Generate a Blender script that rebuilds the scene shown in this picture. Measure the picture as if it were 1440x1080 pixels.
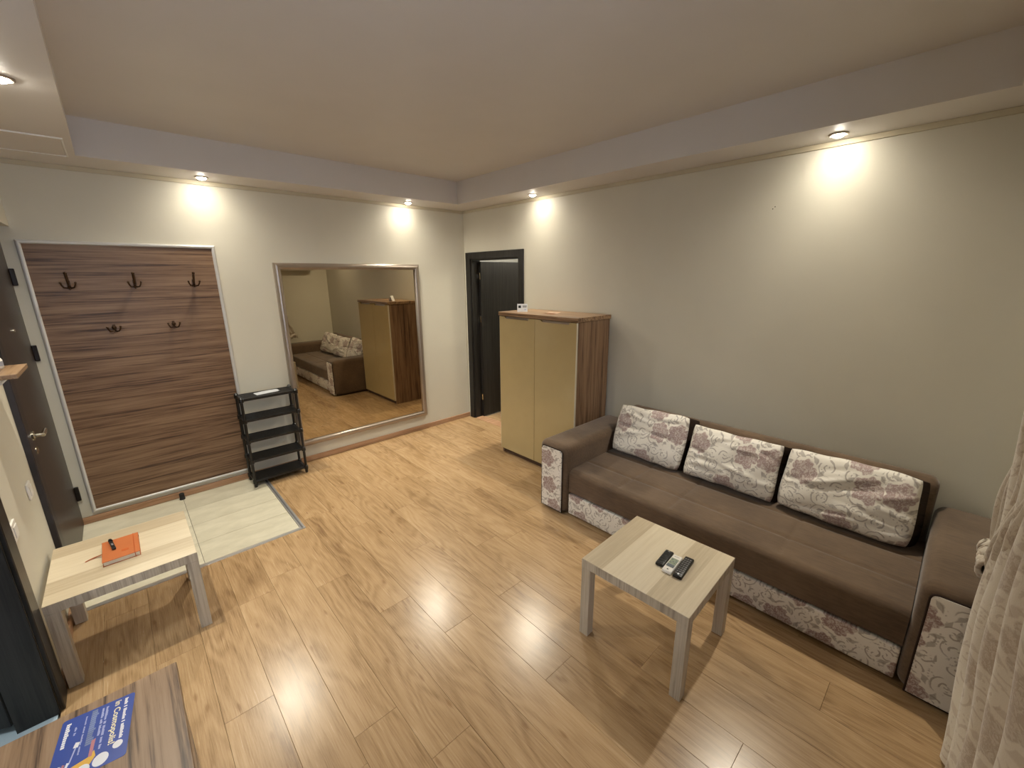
import bpy, bmesh, math, random
from mathutils import Vector, Matrix

for o in list(bpy.data.objects):
    bpy.data.objects.remove(o, do_unlink=True)
S = bpy.context.scene
C = S.collection
PI = math.pi
rnd = random.Random(7)

# ------------------------------------------------------------------ camera
cam_d = bpy.data.cameras.new('camera')
cam = bpy.data.objects.new('camera', cam_d)
C.objects.link(cam)
RT = Vector((0.73194, -0.68132, -0.00760)); UP = Vector((0.17644, 0.17875, 0.96795)); FW = Vector((0.65813, 0.70982, -0.25104))
m = Matrix(((RT.x, UP.x, -FW.x, -3.2556), (RT.y, UP.y, -FW.y, -4.3568), (RT.z, UP.z, -FW.z, 1.8383), (0, 0, 0, 1)))
cam.matrix_world = m
cam_d.sensor_width = 36
cam_d.lens = 590.8 / 1440 * 36
cam_d.clip_start = 0.02
S.camera = cam

# ------------------------------------------------------------------ world and exposure
w = bpy.data.worlds.new('world'); S.world = w
w.use_nodes = True
bg = w.node_tree.nodes['Background']
bg.inputs[0].default_value = (0.70, 0.80, 1.0, 1)      # overcast evening sky
bg.inputs[1].default_value = 4.5
S.view_settings.view_transform = 'Standard'
S.view_settings.look = 'None'
S.view_settings.gamma = 1
S.view_settings.exposure = 0.45
SPOT_W = 118.0
SPOT_COL = (1.0, 0.93, 0.775)

# ------------------------------------------------------------------ mesh helpers
def rgb(r, g, b):
    f = lambda c: c / 12.92 if c <= 0.04045 else ((c + 0.055) / 1.055) ** 2.4
    return (f(r / 255), f(g / 255), f(b / 255), 1)

def box(bm, x0, x1, y0, y1, z0, z1, r=0, seg=2):
    t = bmesh.new()
    bmesh.ops.create_cube(t, size=1)
    for v in t.verts:
        v.co = Vector(((x0 + x1) / 2 + v.co.x * abs(x1 - x0), (y0 + y1) / 2 + v.co.y * abs(y1 - y0), (z0 + z1) / 2 + v.co.z * abs(z1 - z0)))
    if r:
        bmesh.ops.bevel(t, geom=list(t.edges), offset=r, segments=seg, profile=0.5, affect='EDGES', clamp_overlap=True)
    merge(bm, t)
    return bm

def merge(bm, t):
    me = bpy.data.meshes.new('tmp')
    t.to_mesh(me); t.free()
    bm.from_mesh(me)
    bpy.data.meshes.remove(me)

def tube(bm, pts, r, n=8, cap=True):
    pts = [Vector(p) for p in pts]
    rs = r if isinstance(r, (list, tuple)) else [r] * len(pts)
    rings = []
    ref = None
    for i, p in enumerate(pts):
        a = pts[max(i - 1, 0)]; b = pts[min(i + 1, len(pts) - 1)]
        d = (b - a).normalized()
        if ref is None:
            ref = d.orthogonal().normalized()
        u = (ref - d * ref.dot(d))
        u = u.normalized() if u.length > 1e-6 else d.orthogonal().normalized()
        ref = u
        v = d.cross(u)
        rings.append([bm.verts.new(p + (u * math.cos(2 * PI * k / n) + v * math.sin(2 * PI * k / n)) * rs[i]) for k in range(n)])
    for i in range(len(rings) - 1):
        for k in range(n):
            bm.faces.new((rings[i][k], rings[i][(k + 1) % n], rings[i + 1][(k + 1) % n], rings[i + 1][k]))
    if cap:
        bm.faces.new(list(reversed(rings[0]))); bm.faces.new(rings[-1])
    return bm

def lathe(bm, prof, c=(0, 0, 0), n=24, axis='Z'):
    rings = []
    for (r, h) in prof:
        ring = []
        for k in range(n):
            a = 2 * PI * k / n
            p = (r * math.cos(a), r * math.sin(a), h)
            if axis == 'X': p = (p[2], p[0], p[1])
            if axis == 'Y': p = (p[1], p[2], p[0])
            ring.append(bm.verts.new((p[0] + c[0], p[1] + c[1], p[2] + c[2])))
        rings.append(ring)
    for i in range(len(rings) - 1):
        for k in range(n):
            bm.faces.new((rings[i][k], rings[i][(k + 1) % n], rings[i + 1][(k + 1) % n], rings[i + 1][k]))
    bm.faces.new(list(reversed(rings[0]))); bm.faces.new(rings[-1])
    return bm

def prism(bm, pts2, d0, d1, axis):
    """extrude a 2D outline along axis between d0 and d1"""
    def P(p, d):
        return {'X': (d, p[0], p[1]), 'Y': (p[0], d, p[1]), 'Z': (p[0], p[1], d)}[axis]
    a = [bm.verts.new(P(p, d0)) for p in pts2]
    b = [bm.verts.new(P(p, d1)) for p in pts2]
    n = len(pts2)
    bm.faces.new(a); bm.faces.new(list(reversed(b)))
    for i in range(n):
        bm.faces.new((a[i], b[i], b[(i + 1) % n], a[(i + 1) % n]))
    return bm

def grid(bm, f, nu, nv):
    vs = [[bm.verts.new(f(i / nu, j / nv)) for j in range(nv + 1)] for i in range(nu + 1)]
    for i in range(nu):
        for j in range(nv):
            bm.faces.new((vs[i][j], vs[i + 1][j], vs[i + 1][j + 1], vs[i][j + 1]))
    return vs

def finish(bm, name, smooth=None):
    bmesh.ops.recalc_face_normals(bm, faces=list(bm.faces))
    me = bpy.data.meshes.new(name)
    bm.to_mesh(me); bm.free()
    if smooth is not None:
        for p in me.polygons: p.use_smooth = True
        if smooth < 179:
            try: me.set_sharp_from_angle(angle=math.radians(smooth))
            except Exception: pass
    return me

def obj(name, bm, mat, parent=None, loc=(0, 0, 0), rot=(0, 0, 0), smooth=None):
    me = finish(bm, name, smooth) if isinstance(bm, bmesh.types.BMesh) else bm
    if mat is not None and len(me.materials) == 0: me.materials.append(mat)
    o = bpy.data.objects.new(name, me)
    C.objects.link(o)
    o.location = loc; o.rotation_euler = rot
    if parent: o.parent = parent
    return o

def tag(o, label, cat, group=None):
    o['label'] = label; o['category'] = cat
    if group: o['group'] = group
    return o

def thing(name, label, cat, loc=(0, 0, 0), rz=0, group=None):
    o = bpy.data.objects.new(name, None); C.objects.link(o)
    o.location = loc; o.rotation_euler = (0, 0, rz); o.empty_display_size = 0.1
    return tag(o, label, cat, group)

def struct(name, bm, mat, smooth=None):
    o = obj(name, bm, mat, smooth=smooth); o['kind'] = 'structure'; return o

def sempty(name, loc=(0, 0, 0)):
    o = bpy.data.objects.new(name, None); C.objects.link(o); o.location = loc; o['kind'] = 'structure'; return o

def B(*a, **k):
    return box(bmesh.new(), *a, **k)

# ------------------------------------------------------------------ material helpers
class NT:
    def __init__(s, name):
        s.m = bpy.data.materials.new(name); s.m.use_nodes = True
        s.t = s.m.node_tree; s.n = s.t.nodes; s.l = s.t.links
        s.bsdf = s.n['Principled BSDF']
    def node(s, typ, ins=None, **props):
        nd = s.n.new(typ)
        for k, v in props.items(): setattr(nd, k, v)
        for k, v in (ins or {}).items(): s.put(nd.inputs[k], v)
        return nd
    def put(s, sock, v):
        if isinstance(v, bpy.types.NodeSocket): s.l.new(v, sock)
        elif isinstance(v, bpy.types.Node): s.l.new(v.outputs[0], sock)
        else: sock.default_value = v
    def math(s, op, a, b=0.0, c=0.0, clamp=False):
        nd = s.n.new('ShaderNodeMath'); nd.operation = op; nd.use_clamp = clamp
        s.put(nd.inputs[0], a); s.put(nd.inputs[1], b); s.put(nd.inputs[2], c)
        return nd.outputs[0]
    def vmath(s, op, a, b=(0, 0, 0), out=0):
        nd = s.n.new('ShaderNodeVectorMath'); nd.operation = op
        s.put(nd.inputs[0], a); s.put(nd.inputs[1], b)
        return nd.outputs[out]
    def coords(s, kind='Object'):
        return s.node('ShaderNodeTexCoord').outputs[kind]
    def mapping(s, v, scale=(1, 1, 1), rot=(0, 0, 0), loc=(0, 0, 0)):
        return s.node('ShaderNodeMapping', {'Vector': v, 'Scale': scale, 'Rotation': rot, 'Location': loc}).outputs[0]
    def noise(s, v, scale, detail=2, rough=0.5, dist=0.0, dim='3D'):
        return s.node('ShaderNodeTexNoise', {'Vector': v, 'Scale': scale, 'Detail': detail, 'Roughness': rough, 'Distortion': dist}, noise_dimensions=dim).outputs[0]
    def ramp(s, f, stops, interp='LINEAR'):
        nd = s.n.new('ShaderNodeValToRGB'); nd.color_ramp.interpolation = interp
        e = nd.color_ramp.elements
        while len(e) < len(stops): e.new(0.5)
        for i, (p, c) in enumerate(stops):
            e[i].position = p; e[i].color = c
        s.put(nd.inputs[0], f)
        return nd.outputs[0]
    def mix(s, f, a, b, mode='MIX'):
        nd = s.n.new('ShaderNodeMix'); nd.data_type = 'RGBA'; nd.blend_type = mode
        s.put(nd.inputs[0], f); s.put(nd.inputs[6], a); s.put(nd.inputs[7], b)
        return nd.outputs[2]
    def smooth(s, x, lo, hi):
        nd = s.n.new('ShaderNodeMapRange'); nd.interpolation_type = 'SMOOTHSTEP'
        s.put(nd.inputs[0], x); s.put(nd.inputs[1], lo); s.put(nd.inputs[2], hi)
        return nd.outputs[0]
    def bump(s, h, strength=0.2, dist=0.01):
        s.put(s.bsdf.inputs['Normal'], s.node('ShaderNodeBump', {'Height': h, 'Strength': strength, 'Distance': dist}).outputs[0])
    def done(s, col=None, rough=None, metal=None, spec=None, sheen=None):
        if col is not None: s.put(s.bsdf.inputs['Base Color'], col)
        if rough is not None: s.put(s.bsdf.inputs['Roughness'], rough)
        if metal is not None: s.put(s.bsdf.inputs['Metallic'], metal)
        if spec is not None: s.put(s.bsdf.inputs['Specular IOR Level'], spec)
        if sheen is not None:
            s.put(s.bsdf.inputs['Sheen Weight'], sheen); s.put(s.bsdf.inputs['Sheen Roughness'], 0.4)
        return s.m

def plain(name, col, rough=0.5, metal=0.0, spec=0.5, var=0.05, bump=0.0, bscale=200):
    t = NT(name)
    v = t.coords()
    f = t.noise(v, 9.0, 4)
    c1 = tuple(max(0, c * (1 - var)) for c in col[:3]) + (1,)
    c2 = tuple(min(1, c * (1 + var)) for c in col[:3]) + (1,)
    if bump: t.bump(t.noise(v, bscale, 2), bump, 0.002)
    return t.done(t.ramp(f, [(0.3, c1), (0.7, c2)]), rough, metal, spec)

def paint(name, col, bumpk=0.12):
    t = NT(name)
    v = t.coords()
    f = t.noise(v, 3.0, 5)
    c1 = tuple(c * 0.965 for c in col[:3]) + (1,)
    fine = t.noise(v, 260, 3)
    weave = t.noise(t.mapping(v, (60, 60, 420)), 1.0, 2)
    t.bump(t.math('ADD', fine, weave), bumpk, 0.002)
    return t.done(t.ramp(f, [(0.3, c1), (0.7, col)]), 0.55, 0, 0.3)

def zebrano(name, grain, cols, k=1.0, rough=0.42):
    """streaky laminate, grain along the axis given"""
    t = NT(name)
    v = t.coords()
    sc = {'X': (1.0, 32, 32), 'Y': (32, 1.0, 32), 'Z': (32, 32, 1.0)}[grain]
    sc = tuple(a * k for a in sc)
    warp = t.node('ShaderNodeTexNoise', {'Vector': t.mapping(v, tuple(a * 0.28 for a in sc)), 'Scale': 1.0, 'Detail': 3.0}).outputs[1]
    p = t.vmath('ADD', t.mapping(v, sc), t.vmath('MULTIPLY', warp, (2.2, 2.2, 2.2)))
    n1 = t.noise(p, 1.0, 5, 0.65)
    n2 = t.noise(t.mapping(v, tuple(a * 3.4 for a in sc)), 1.0, 4, 0.6)
    f = t.math('ADD', t.math('MULTIPLY', n1, 0.6), t.math('MULTIPLY', n2, 0.4))
    col = t.ramp(f, [(0.385, cols[0]), (0.445, cols[1]), (0.50, cols[2]), (0.60, cols[3])])
    t.bump(f, 0.08, 0.003)
    return t.done(col, rough, 0, 0.4)

# laminate floor boards
def floor_material():
    t = NT('oak_laminate')
    v = t.coords()
    r = t.node('ShaderNodeObjectInfo').outputs['Random']
    off = t.node('ShaderNodeCombineXYZ', {0: t.math('MULTIPLY', r, 37.0), 1: t.math('MULTIPLY', r, 91.0), 2: t.math('MULTIPLY', r, 53.0)}).outputs[0]
    p = t.vmath('ADD', v, off)
    big = t.noise(t.mapping(p, (7, 1.1, 1)), 1.0, 3, 0.55)
    # cathedral rings: distorted bands
    warp = t.noise(t.mapping(p, (5, 1.0, 1)), 1.0, 2, 0.5)
    rings = t.math('SINE', t.math('ADD', t.math('MULTIPLY', warp, 70.0), t.math('MULTIPLY', t.node('ShaderNodeSeparateXYZ', {0: p}).outputs[0], 60.0)))
    fine = t.noise(t.mapping(p, (190, 6, 1)), 1.0, 5, 0.75)
    f = t.math('ADD', t.math('MULTIPLY', big, 0.42), t.math('ADD', t.math('MULTIPLY', rings, 0.045), t.math('MULTIPLY', fine, 0.58)))
    f = t.math('ADD', f, t.math('MULTIPLY', t.math('SUBTRACT', r, 0.5), 0.07))
    col = t.ramp(f, [(0.30, rgb(124, 97, 69)), (0.42, rgb(153, 124, 89)), (0.52, rgb(168, 138, 101)), (0.68, rgb(182, 153, 116))])
    kn = t.node('ShaderNodeTexVoronoi', {'Vector': t.mapping(p, (5.2, 1.6, 1)), 'Scale': 1.0, 'Randomness': 1.0}, voronoi_dimensions='2D').outputs['Distance']
    knot = t.math('SUBTRACT', 1.0, t.smooth(t.math('ADD', kn, t.math('MULTIPLY', fine, 0.06)), 0.04, 0.09))
    col = t.mix(t.math('MULTIPLY', knot, 0.4), col, rgb(108, 72, 44))
    t.bump(fine, 0.06, 0.002)
    rough = t.math('ADD', 0.17, t.math('MULTIPLY', fine, 0.16))
    return t.done(col, rough, 0, 0.5)

def floral(name, base, flower, scroll, fs=4.3, axes='XZ', rough=0.6, sheen=0.2, amt=1.0, bumpk=0.15, uv=False):
    t = NT(name)
    v = t.coords('UV' if uv else 'Object')
    if not uv:
        sp = t.node('ShaderNodeSeparateXYZ', {0: v}).outputs
        ix = {'X': 0, 'Y': 1, 'Z': 2}
        v = t.node('ShaderNodeCombineXYZ', {0: sp[ix[axes[0]]], 1: sp[ix[axes[1]]], 2: 0.0}).outputs[0]
    v = t.vmath('ADD', v, (3.13, 5.41, 0))
    wob = t.node('ShaderNodeTexNoise', {'Vector': v, 'Scale': 21.0, 'Detail': 3.0}).outputs[1]
    vw = t.vmath('ADD', v, t.vmath('MULTIPLY', t.vmath('SUBTRACT', wob, (0.5, 0.5, 0.5)), (0.02, 0.02, 0)))
    def cell(scale, rand, vec):
        vo = t.node('ShaderNodeTexVoronoi', {'Vector': vec, 'Scale': scale, 'Randomness': rand}, voronoi_dimensions='2D')
        loc = t.vmath('SUBTRACT', vec, vo.outputs['Position'])
        s = t.node('ShaderNodeSeparateXYZ', {0: loc}).outputs
        ang = t.math('ARCTAN2', s[1], s[0])
        r = t.vmath('LENGTH', loc, out=1)
        return ang, r, vo.outputs['Color']
    ang, r, colr = cell(fs, 0.55, vw)
    pet = t.math('ADD', t.math('MULTIPLY', t.math('ABSOLUTE', t.math('SINE', t.math('MULTIPLY', ang, 2.5))), 0.7), t.math('MULTIPLY', t.math('ABSOLUTE', t.math('SINE', t.math('MULTIPLY', ang, 6.5))), 0.3))
    R = t.math('ADD', 0.052, t.math('MULTIPLY', pet, 0.026))
    fm = t.math('SUBTRACT', 1.0, t.smooth(t.math('DIVIDE', r, R), 0.92, 1.04))
    inner = t.math('SUBTRACT', t.math('MULTIPLY', t.noise(vw, 75.0, 3, 0.6, 1.2), 5.0), 2.5)
    fm = t.math('MULTIPLY', fm, t.math('ADD', 0.5, t.math('MULTIPLY', t.smooth(inner, -0.5, 0.3), 0.5)))
    # leaves around the blossom
    lf = t.math('SINE', t.math('ADD', t.math('MULTIPLY', ang, 7.0), t.math('MULTIPLY', r, 60.0)))
    ring = t.math('MULTIPLY', t.smooth(r, 0.076, 0.08), t.math('SUBTRACT', 1.0, t.smooth(r, 0.098, 0.106)))
    lm = t.math('MULTIPLY', t.smooth(lf, 0.35, 0.7), ring)
    # scrolls
    a2, r2, c2 = cell(fs * 2.7, 0.75, vw)
    a3 = t.math('ADD', a2, t.math('MULTIPLY', t.node('ShaderNodeSeparateColor', {0: c2}).outputs[0], 6.28))
    sp2 = t.math('SINE', t.math('ADD', t.math('MULTIPLY', r2, 240.0), a3))
    gap = t.smooth(t.math('SINE', t.math('ADD', t.math('MULTIPLY', a3, 2.0), t.math('MULTIPLY', r2, 40.0))), -0.7, -0.2)
    sm = t.math('MULTIPLY', t.math('MULTIPLY', t.smooth(sp2, 0.5, 0.85), gap), t.math('SUBTRACT', 1.0, t.smooth(r2, 0.046, 0.054)))
    free = t.smooth(r, 0.074, 0.084)
    sm = t.math('MULTIPLY', sm, free)
    dots = t.node('ShaderNodeTexVoronoi', {'Vector': vw, 'Scale': 62.0, 'Randomness': 0.9}, voronoi_dimensions='2D').outputs['Distance']
    dm = t.math('MULTIPLY', t.math('SUBTRACT', 1.0, t.smooth(dots, 0.18, 0.3)), t.math('MULTIPLY', free, t.smooth(t.noise(v, 18.0, 2), 0.5, 0.58)))
    col = t.mix(t.math('MULTIPLY', t.math('MAXIMUM', sm, t.math('MULTIPLY', dm, 0.8)), 0.78 * amt), base, scroll)
    col = t.mix(t.math('MULTIPLY', lm, 0.7 * amt), col, scroll)
    col = t.mix(t.math('MULTIPLY', fm, 0.92 * amt), col, flower)
    mott = t.noise(v, 300.0, 2)
    t.bump(t.math('ADD', mott, t.math('MULTIPLY', t.math('MAXIMUM', fm, sm), 0.6)), bumpk, 0.002)
    return t.done(col, rough, 0, 0.3, sheen)

def suede(name, c1, c2):
    t = NT(name)
    v = t.coords()
    a = t.noise(v, 3.5, 4, 0.6)
    b = t.noise(t.mapping(v, (90, 14, 90)), 1.0, 3, 0.6)
    f = t.math('ADD', t.math('MULTIPLY', a, 0.6), t.math('MULTIPLY', b, 0.4))
    t.bump(t.noise(v, 500, 2), 0.2, 0.001)
    return t.done(t.ramp(f, [(0.35, c1), (0.65, c2)]), 0.85, 0, 0.15, 0.35)

def table_top_mat(name, along='X'):
    """whitewashed oak laminate made of wide staves"""
    t = NT(name)
    v = t.coords()
    sp = t.node('ShaderNodeSeparateXYZ', {0: v}).outputs
    ac = sp[1] if along == 'X' else sp[0]
    stave = t.math('FLOOR', t.math('MULTIPLY', t.math('ADD', ac, 0.31), 8.6))
    sr = t.node('ShaderNodeTexWhiteNoise', {'W': stave}, noise_dimensions='1D').outputs[0]
    sc = (3, 70, 3) if along == 'X' else (70, 3, 3)
    g = t.noise(t.mapping(v, sc), 1.0, 4, 0.6)
    f = t.math('ADD', t.math('MULTIPLY', sr, 0.45), t.math('MULTIPLY', g, 0.55))
    t.bump(g, 0.05, 0.002)
    return t.done(t.ramp(f, [(0.25, rgb(176, 160, 134)), (0.5, rgb(196, 181, 154)), (0.75, rgb(209, 196, 171))]), 0.45, 0, 0.4)

M = {}
M['wall'] = paint('wall_paint', rgb(206, 201, 185))
M['wall_dark'] = paint('bathroom_wall', rgb(150, 150, 150))
M['ceil'] = paint('ceiling_paint', rgb(208, 203, 197), 0.05)
M['soffit'] = paint('soffit_paint', rgb(212, 207, 202), 0.04)
M['crown'] = plain('crown_strip', rgb(190, 180, 155), 0.6)
M['oak'] = floor_material()
M['sub'] = plain('subfloor', rgb(70, 48, 28), 0.8)
t = NT('beige_tile'); v = t.coords()
r_ = t.node('ShaderNodeObjectInfo').outputs['Random']
f_ = t.math('ADD', t.noise(t.mapping(v, (2, 5, 1)), 2.0, 6, 0.65), t.math('MULTIPLY', t.math('SUBTRACT', r_, 0.5), 0.12))
M['tile'] = t.done(t.ramp(f_, [(0.3, rgb(178, 172, 152)), (0.7, rgb(202, 196, 176))]), 0.38, 0, 0.4)
M['tile_blue'] = plain('grey_blue_tile', rgb(150, 165, 172), 0.3)
M['grout'] = plain('grout', rgb(120, 116, 104), 0.9)
M['alu'] = plain('aluminium_profile', rgb(205, 203, 200), 0.35, 0.8)
M['alu_groove'] = plain('aluminium_groove', rgb(130, 130, 134), 0.45, 0.8)
M['baseb'] = zebrano('baseboard_wood', 'X', [rgb(148, 112, 84), rgb(166, 128, 97), rgb(176, 138, 107), rgb(186, 148, 117)], 1.0, 0.4)
M['blackwood'] = zebrano('wenge_black', 'Z', [rgb(20, 19, 18), rgb(27, 25, 24), rgb(34, 32, 30), rgb(42, 39, 37)], 1.3, 0.38)
M['darkdoor'] = plain('dark_brown_door', rgb(44, 35, 30), 0.36, 0, 0.4, 0.12)
M['navy'] = plain('dark_casing', rgb(36, 32, 36), 0.4)
M['hinge'] = plain('hinge_dark', rgb(30, 24, 22), 0.4, 0.5)
M['chrome'] = plain('polished_nickel', rgb(215, 208, 190), 0.18, 1.0)
M['brass'] = plain('aged_bronze', rgb(74, 56, 42), 0.3, 0.9)
zb = [rgb(64, 44, 32), rgb(102, 77, 57), rgb(120, 93, 70), rgb(138, 111, 86)]
M['zebX'] = zebrano('zebrano_horizontal', 'X', zb)
M['zebZ'] = zebrano('zebrano_vertical', 'Z', zb)
M['zebY'] = zebrano('zebrano_lengthwise', 'Y', [rgb(66, 46, 32), rgb(114, 88, 64), rgb(140, 112, 84), rgb(156, 128, 100)])
M['frame_white'] = plain('silver_white_moulding', rgb(196, 194, 190), 0.35, 0.2)
M['frame_silver'] = plain('brushed_silver_moulding', rgb(166, 154, 142), 0.3, 0.75)
t = NT('bronze_mirror'); t.coords()
M['mirror'] = t.done((0.50, 0.43, 0.32, 1), 0.008, 1.0)
M['gloss'] = plain('cappuccino_gloss', rgb(178, 159, 116), 0.08, 0, 0.6, 0.02)
M['edge'] = plain('door_edge_band', rgb(196, 186, 166), 0.3)
M['plinth'] = plain('plinth_dark', rgb(70, 50, 38), 0.5)
M['black'] = plain('black_plastic', rgb(20, 20, 21), 0.35, 0, 0.5)
M['blackmat'] = plain('black_rubber', rgb(16, 14, 13), 0.7)
M['paper'] = plain('white_paper', rgb(232, 234, 238), 0.7, var=0.02)
M['papersh'] = plain('peach_paper', rgb(222, 192, 166), 0.7, var=0.02)
M['ink'] = plain('dark_print', rgb(42, 42, 44), 0.7)
M['inkgrey'] = plain('grey_print', rgb(140, 140, 146), 0.7)
M['suede'] = suede('brown_suede', rgb(82, 67, 54), rgb(108, 89, 71))
M['suede_dk'] = plain('dark_brown_gusset', rgb(48, 36, 30), 0.9, 0, 0.15, 0.06)
FB, FF, FSc = rgb(222, 216, 206), rgb(138, 110, 104), rgb(150, 140, 130)
M['floralYZ'] = floral('floral_jacquard_front', FB, FF, FSc, 4.3, 'YZ')
M['floralcush'] = floral('floral_jacquard_cushion', FB, rgb(150, 126, 124), rgb(150, 142, 136), 4.3, 'YZ')
M['curtain'] = floral('floral_curtain_fabric', rgb(200, 190, 174), rgb(150, 130, 112), rgb(168, 150, 132), 4.0, rough=0.5, sheen=0.4, amt=0.75, bumpk=0.35, uv=True)
M['topX'] = table_top_mat('white_oak_top', 'X')
M['topY'] = table_top_mat('white_oak_top_lengthwise', 'Y')
M['leg'] = zebrano('white_oak_leg', 'Z', [rgb(150, 138, 122), rgb(166, 154, 136), rgb(178, 166, 147), rgb(190, 178, 158)], 1.4, 0.5)
M['orange'] = plain('orange_leatherette', rgb(182, 102, 54), 0.5, bump=0.1)
M['orange_dk'] = plain('orange_emboss', rgb(180, 84, 28), 0.5)
M['pages'] = plain('cream_pages', rgb(222, 210, 188), 0.8)
M['white'] = plain('white_plastic', rgb(226, 222, 214), 0.35)
M['lcd'] = plain('lcd_screen', rgb(150, 160, 140), 0.2)
M['lcdband'] = plain('grey_button_panel', rgb(96, 104, 110), 0.3)
M['key'] = plain('grey_key', rgb(120, 118, 120), 0.5)
M['keydk'] = plain('dark_key', rgb(46, 46, 48), 0.5)
M['blue'] = plain('blue_print', rgb(46, 74, 158), 0.3, var=0.08)
M['pw'] = plain('white_print', rgb(232, 232, 236), 0.5)
M['py'] = plain('cream_print', rgb(240, 232, 190), 0.5)
M['plilac'] = plain('lilac_print', rgb(170, 178, 220), 0.5)
M['pyel'] = plain('yellow_print', rgb(226, 176, 60), 0.5)
M['ppink'] = plain('pink_print', rgb(186, 120, 128), 0.5)
M['pgrey'] = plain('faded_print', rgb(112, 128, 168), 0.5, var=0.5)
M['pvc'] = plain('white_window_frame', rgb(230, 230, 228), 0.35)
t = NT('window_glass'); t.coords()
t.bsdf.inputs['Transmission Weight'].default_value = 1.0; t.bsdf.inputs['IOR'].default_value = 1.0
M['glass'] = t.done((0.96, 0.98, 1, 1), 0.0, 0, 0.1)
t = NT('lit_bulb'); t.coords()
t.bsdf.inputs['Emission Color'].default_value = (1.0, 0.93, 0.80, 1); t.bsdf.inputs['Emission Strength'].default_value = 160
M['bulb'] = t.done((1, 1, 1, 1), 0.3)

# ------------------------------------------------------------------ room dimensions
XL, YF, ZC, ZS = -3.745, -4.72, 2.808, 2.582
SB, SR, SL, SF = 0.378, 0.351, 0.471, 0.38     # soffit widths
T = 0.12

# ------------------------------------------------------------------ floor: slab, boards, tiles
floor = struct('floor', B(XL - 0.02, T, YF - 0.02, T, -0.12, -0.012), M['sub'])
PW, PL = 0.19, 1.285
TX, TY = -2.515, -1.222                        # tile corner incl. profile
def plank_mesh(wd, ln):
    t = bmesh.new()
    g = 0.0004
    box(t, -wd / 2 + g, wd / 2 - g, -ln / 2 + g, ln / 2 - g, -0.012, 0.0)
    top = [e for e in t.edges if all(v.co.z > -0.001 for v in e.verts)]
    bmesh.ops.bevel(t, geom=top, offset=0.0008, segments=1, affect='EDGES')
    return finish(t, 'plank')
cache = {}
joints = {0: -2.03, 1: -2.763, -1: -2.765, -2: -2.40, 2: -2.30, -3: -1.95, -4: -2.95}
k = -12
def put_plank(x0, x1, y0, y1):
    wd, ln = round(x1 - x0, 4), round(y1 - y0, 4)
    if wd < 0.004 or ln < 0.01: return
    key = (wd, ln)
    if key not in cache:
        cache[key] = plank_mesh(wd, ln); cache[key].materials.append(M['oak'])
    obj('plank', cache[key], None, floor, ((x0 + x1) / 2, (y0 + y1) / 2, 0))
for k in range(-10, 13):
    x0 = -2.09 + 0.19 * k; x1 = x0 + PW
    x0c, x1c = max(x0, XL), min(x1, 0.0)
    if x1c - x0c < 0.004: continue
    j = joints.get(k, -2.0 - ((k * 0.433) % 1.0) * PL)
    spans = []
    if x1c <= TX: spans = [(x0c, x1c, YF, TY)]
    elif x0c >= TX: spans = [(x0c, x1c, YF, 0.0)]
    else: spans = [(x0c, x1c, YF, TY), (TX, x1c, TY, 0.0)]
    for (a, b, ya, yb) in spans:
        y = j - 4 * PL
        while y < yb:
            put_plank(a, b, max(y, ya), min(y + PL, yb)) if min(y + PL, yb) > max(y, ya) else None
            y += PL
gm = obj('grout_bed', B(XL, -2.515, TY, 0, -0.012, -0.0015), M['grout'], floor)
tc = {}
for (xa, xb) in ((-3.745, -3.1235), (-3.1205, -2.532)):
    for (ya, yb) in ((-0.3035, -0.0), (-0.6035, -0.3065), (-0.9035, -0.6065), (-1.2035, -0.9065)):
        key = (round(xb - xa, 3), round(yb - ya, 3))
        if key not in tc:
            t = bmesh.new(); box(t, -key[0] / 2, key[0] / 2, -key[1] / 2, key[1] / 2, -0.01, 0.001, 0.0008, 1)
            tc[key] = finish(t, 'tile'); tc[key].materials.append(M['tile'])
        obj('tile', tc[key], None, floor, ((xa + xb) / 2, (ya + yb) / 2, 0))
t = bmesh.new(); box(t, -2.531, -2.497, TY - 0.012, -0.01, -0.004, 0.004, 0.0015, 1)
pr = obj('edge_profile', t, M['alu'], floor)
obj('profile_groove', B(-2.522, -2.510, TY - 0.002, -0.02, 0.004, 0.0048), M['alu_groove'], pr)
t = bmesh.new(); box(t, XL + 0.001, -2.497, TY - 0.012, TY + 0.018, -0.004, 0.0045, 0.0015, 1)
obj('edge_profile', t, M['alu'], floor)

# ------------------------------------------------------------------ walls
struct('wall_back', B(XL - T, T, 0, T, -0.05, 2.9), M['wall'])
t = bmesh.new()                                             # right wall with a doorway
box(t, 0, T, -0.11, 0, -0.05, 2.9); box(t, 0, T, YF - T, -0.985, -0.05, 2.9); box(t, 0, T, -0.985, -0.11, 2.04, 2.9)
wr = struct('wall_right', t, M['wall'])
for dy, dz in ((0, 0), (-0.012, 0.012)):
    t = bmesh.new(); lathe(t, [(0.003, 0), (0.0035, -0.001), (0.002, -0.0015)], (0, 0, 0), 8, 'X')
    obj('nail', t, M['hinge'], wr, (0.0, -3.365 + dy, 2.243 + dz))
t = bmesh.new()                                             # left wall: entrance recess and bathroom doorway
box(t, XL - T, XL, -1.955, -0.985, -0.05, 2.9)
box(t, XL - T, XL, -2.70, -1.955, 2.05, 2.9); box(t, XL - T, XL, YF - T, -2.70, -0.05, 2.9)
box(t, XL - T, XL, -0.985, 0, 2.115, 2.9); box(t, XL, -3.672, -1.09, 0, 2.17, 2.7)
struct('wall_left', t, M['wall'])
WX0, WX1, WZ0, WZ1 = -3.55, -1.95, 0.85, 2.3
t = bmesh.new()                                             # window wall
box(t, XL - T, WX0, YF - T, YF, -0.05, 2.9); box(t, WX1, T, YF - T, YF, -0.05, 2.9)
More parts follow.
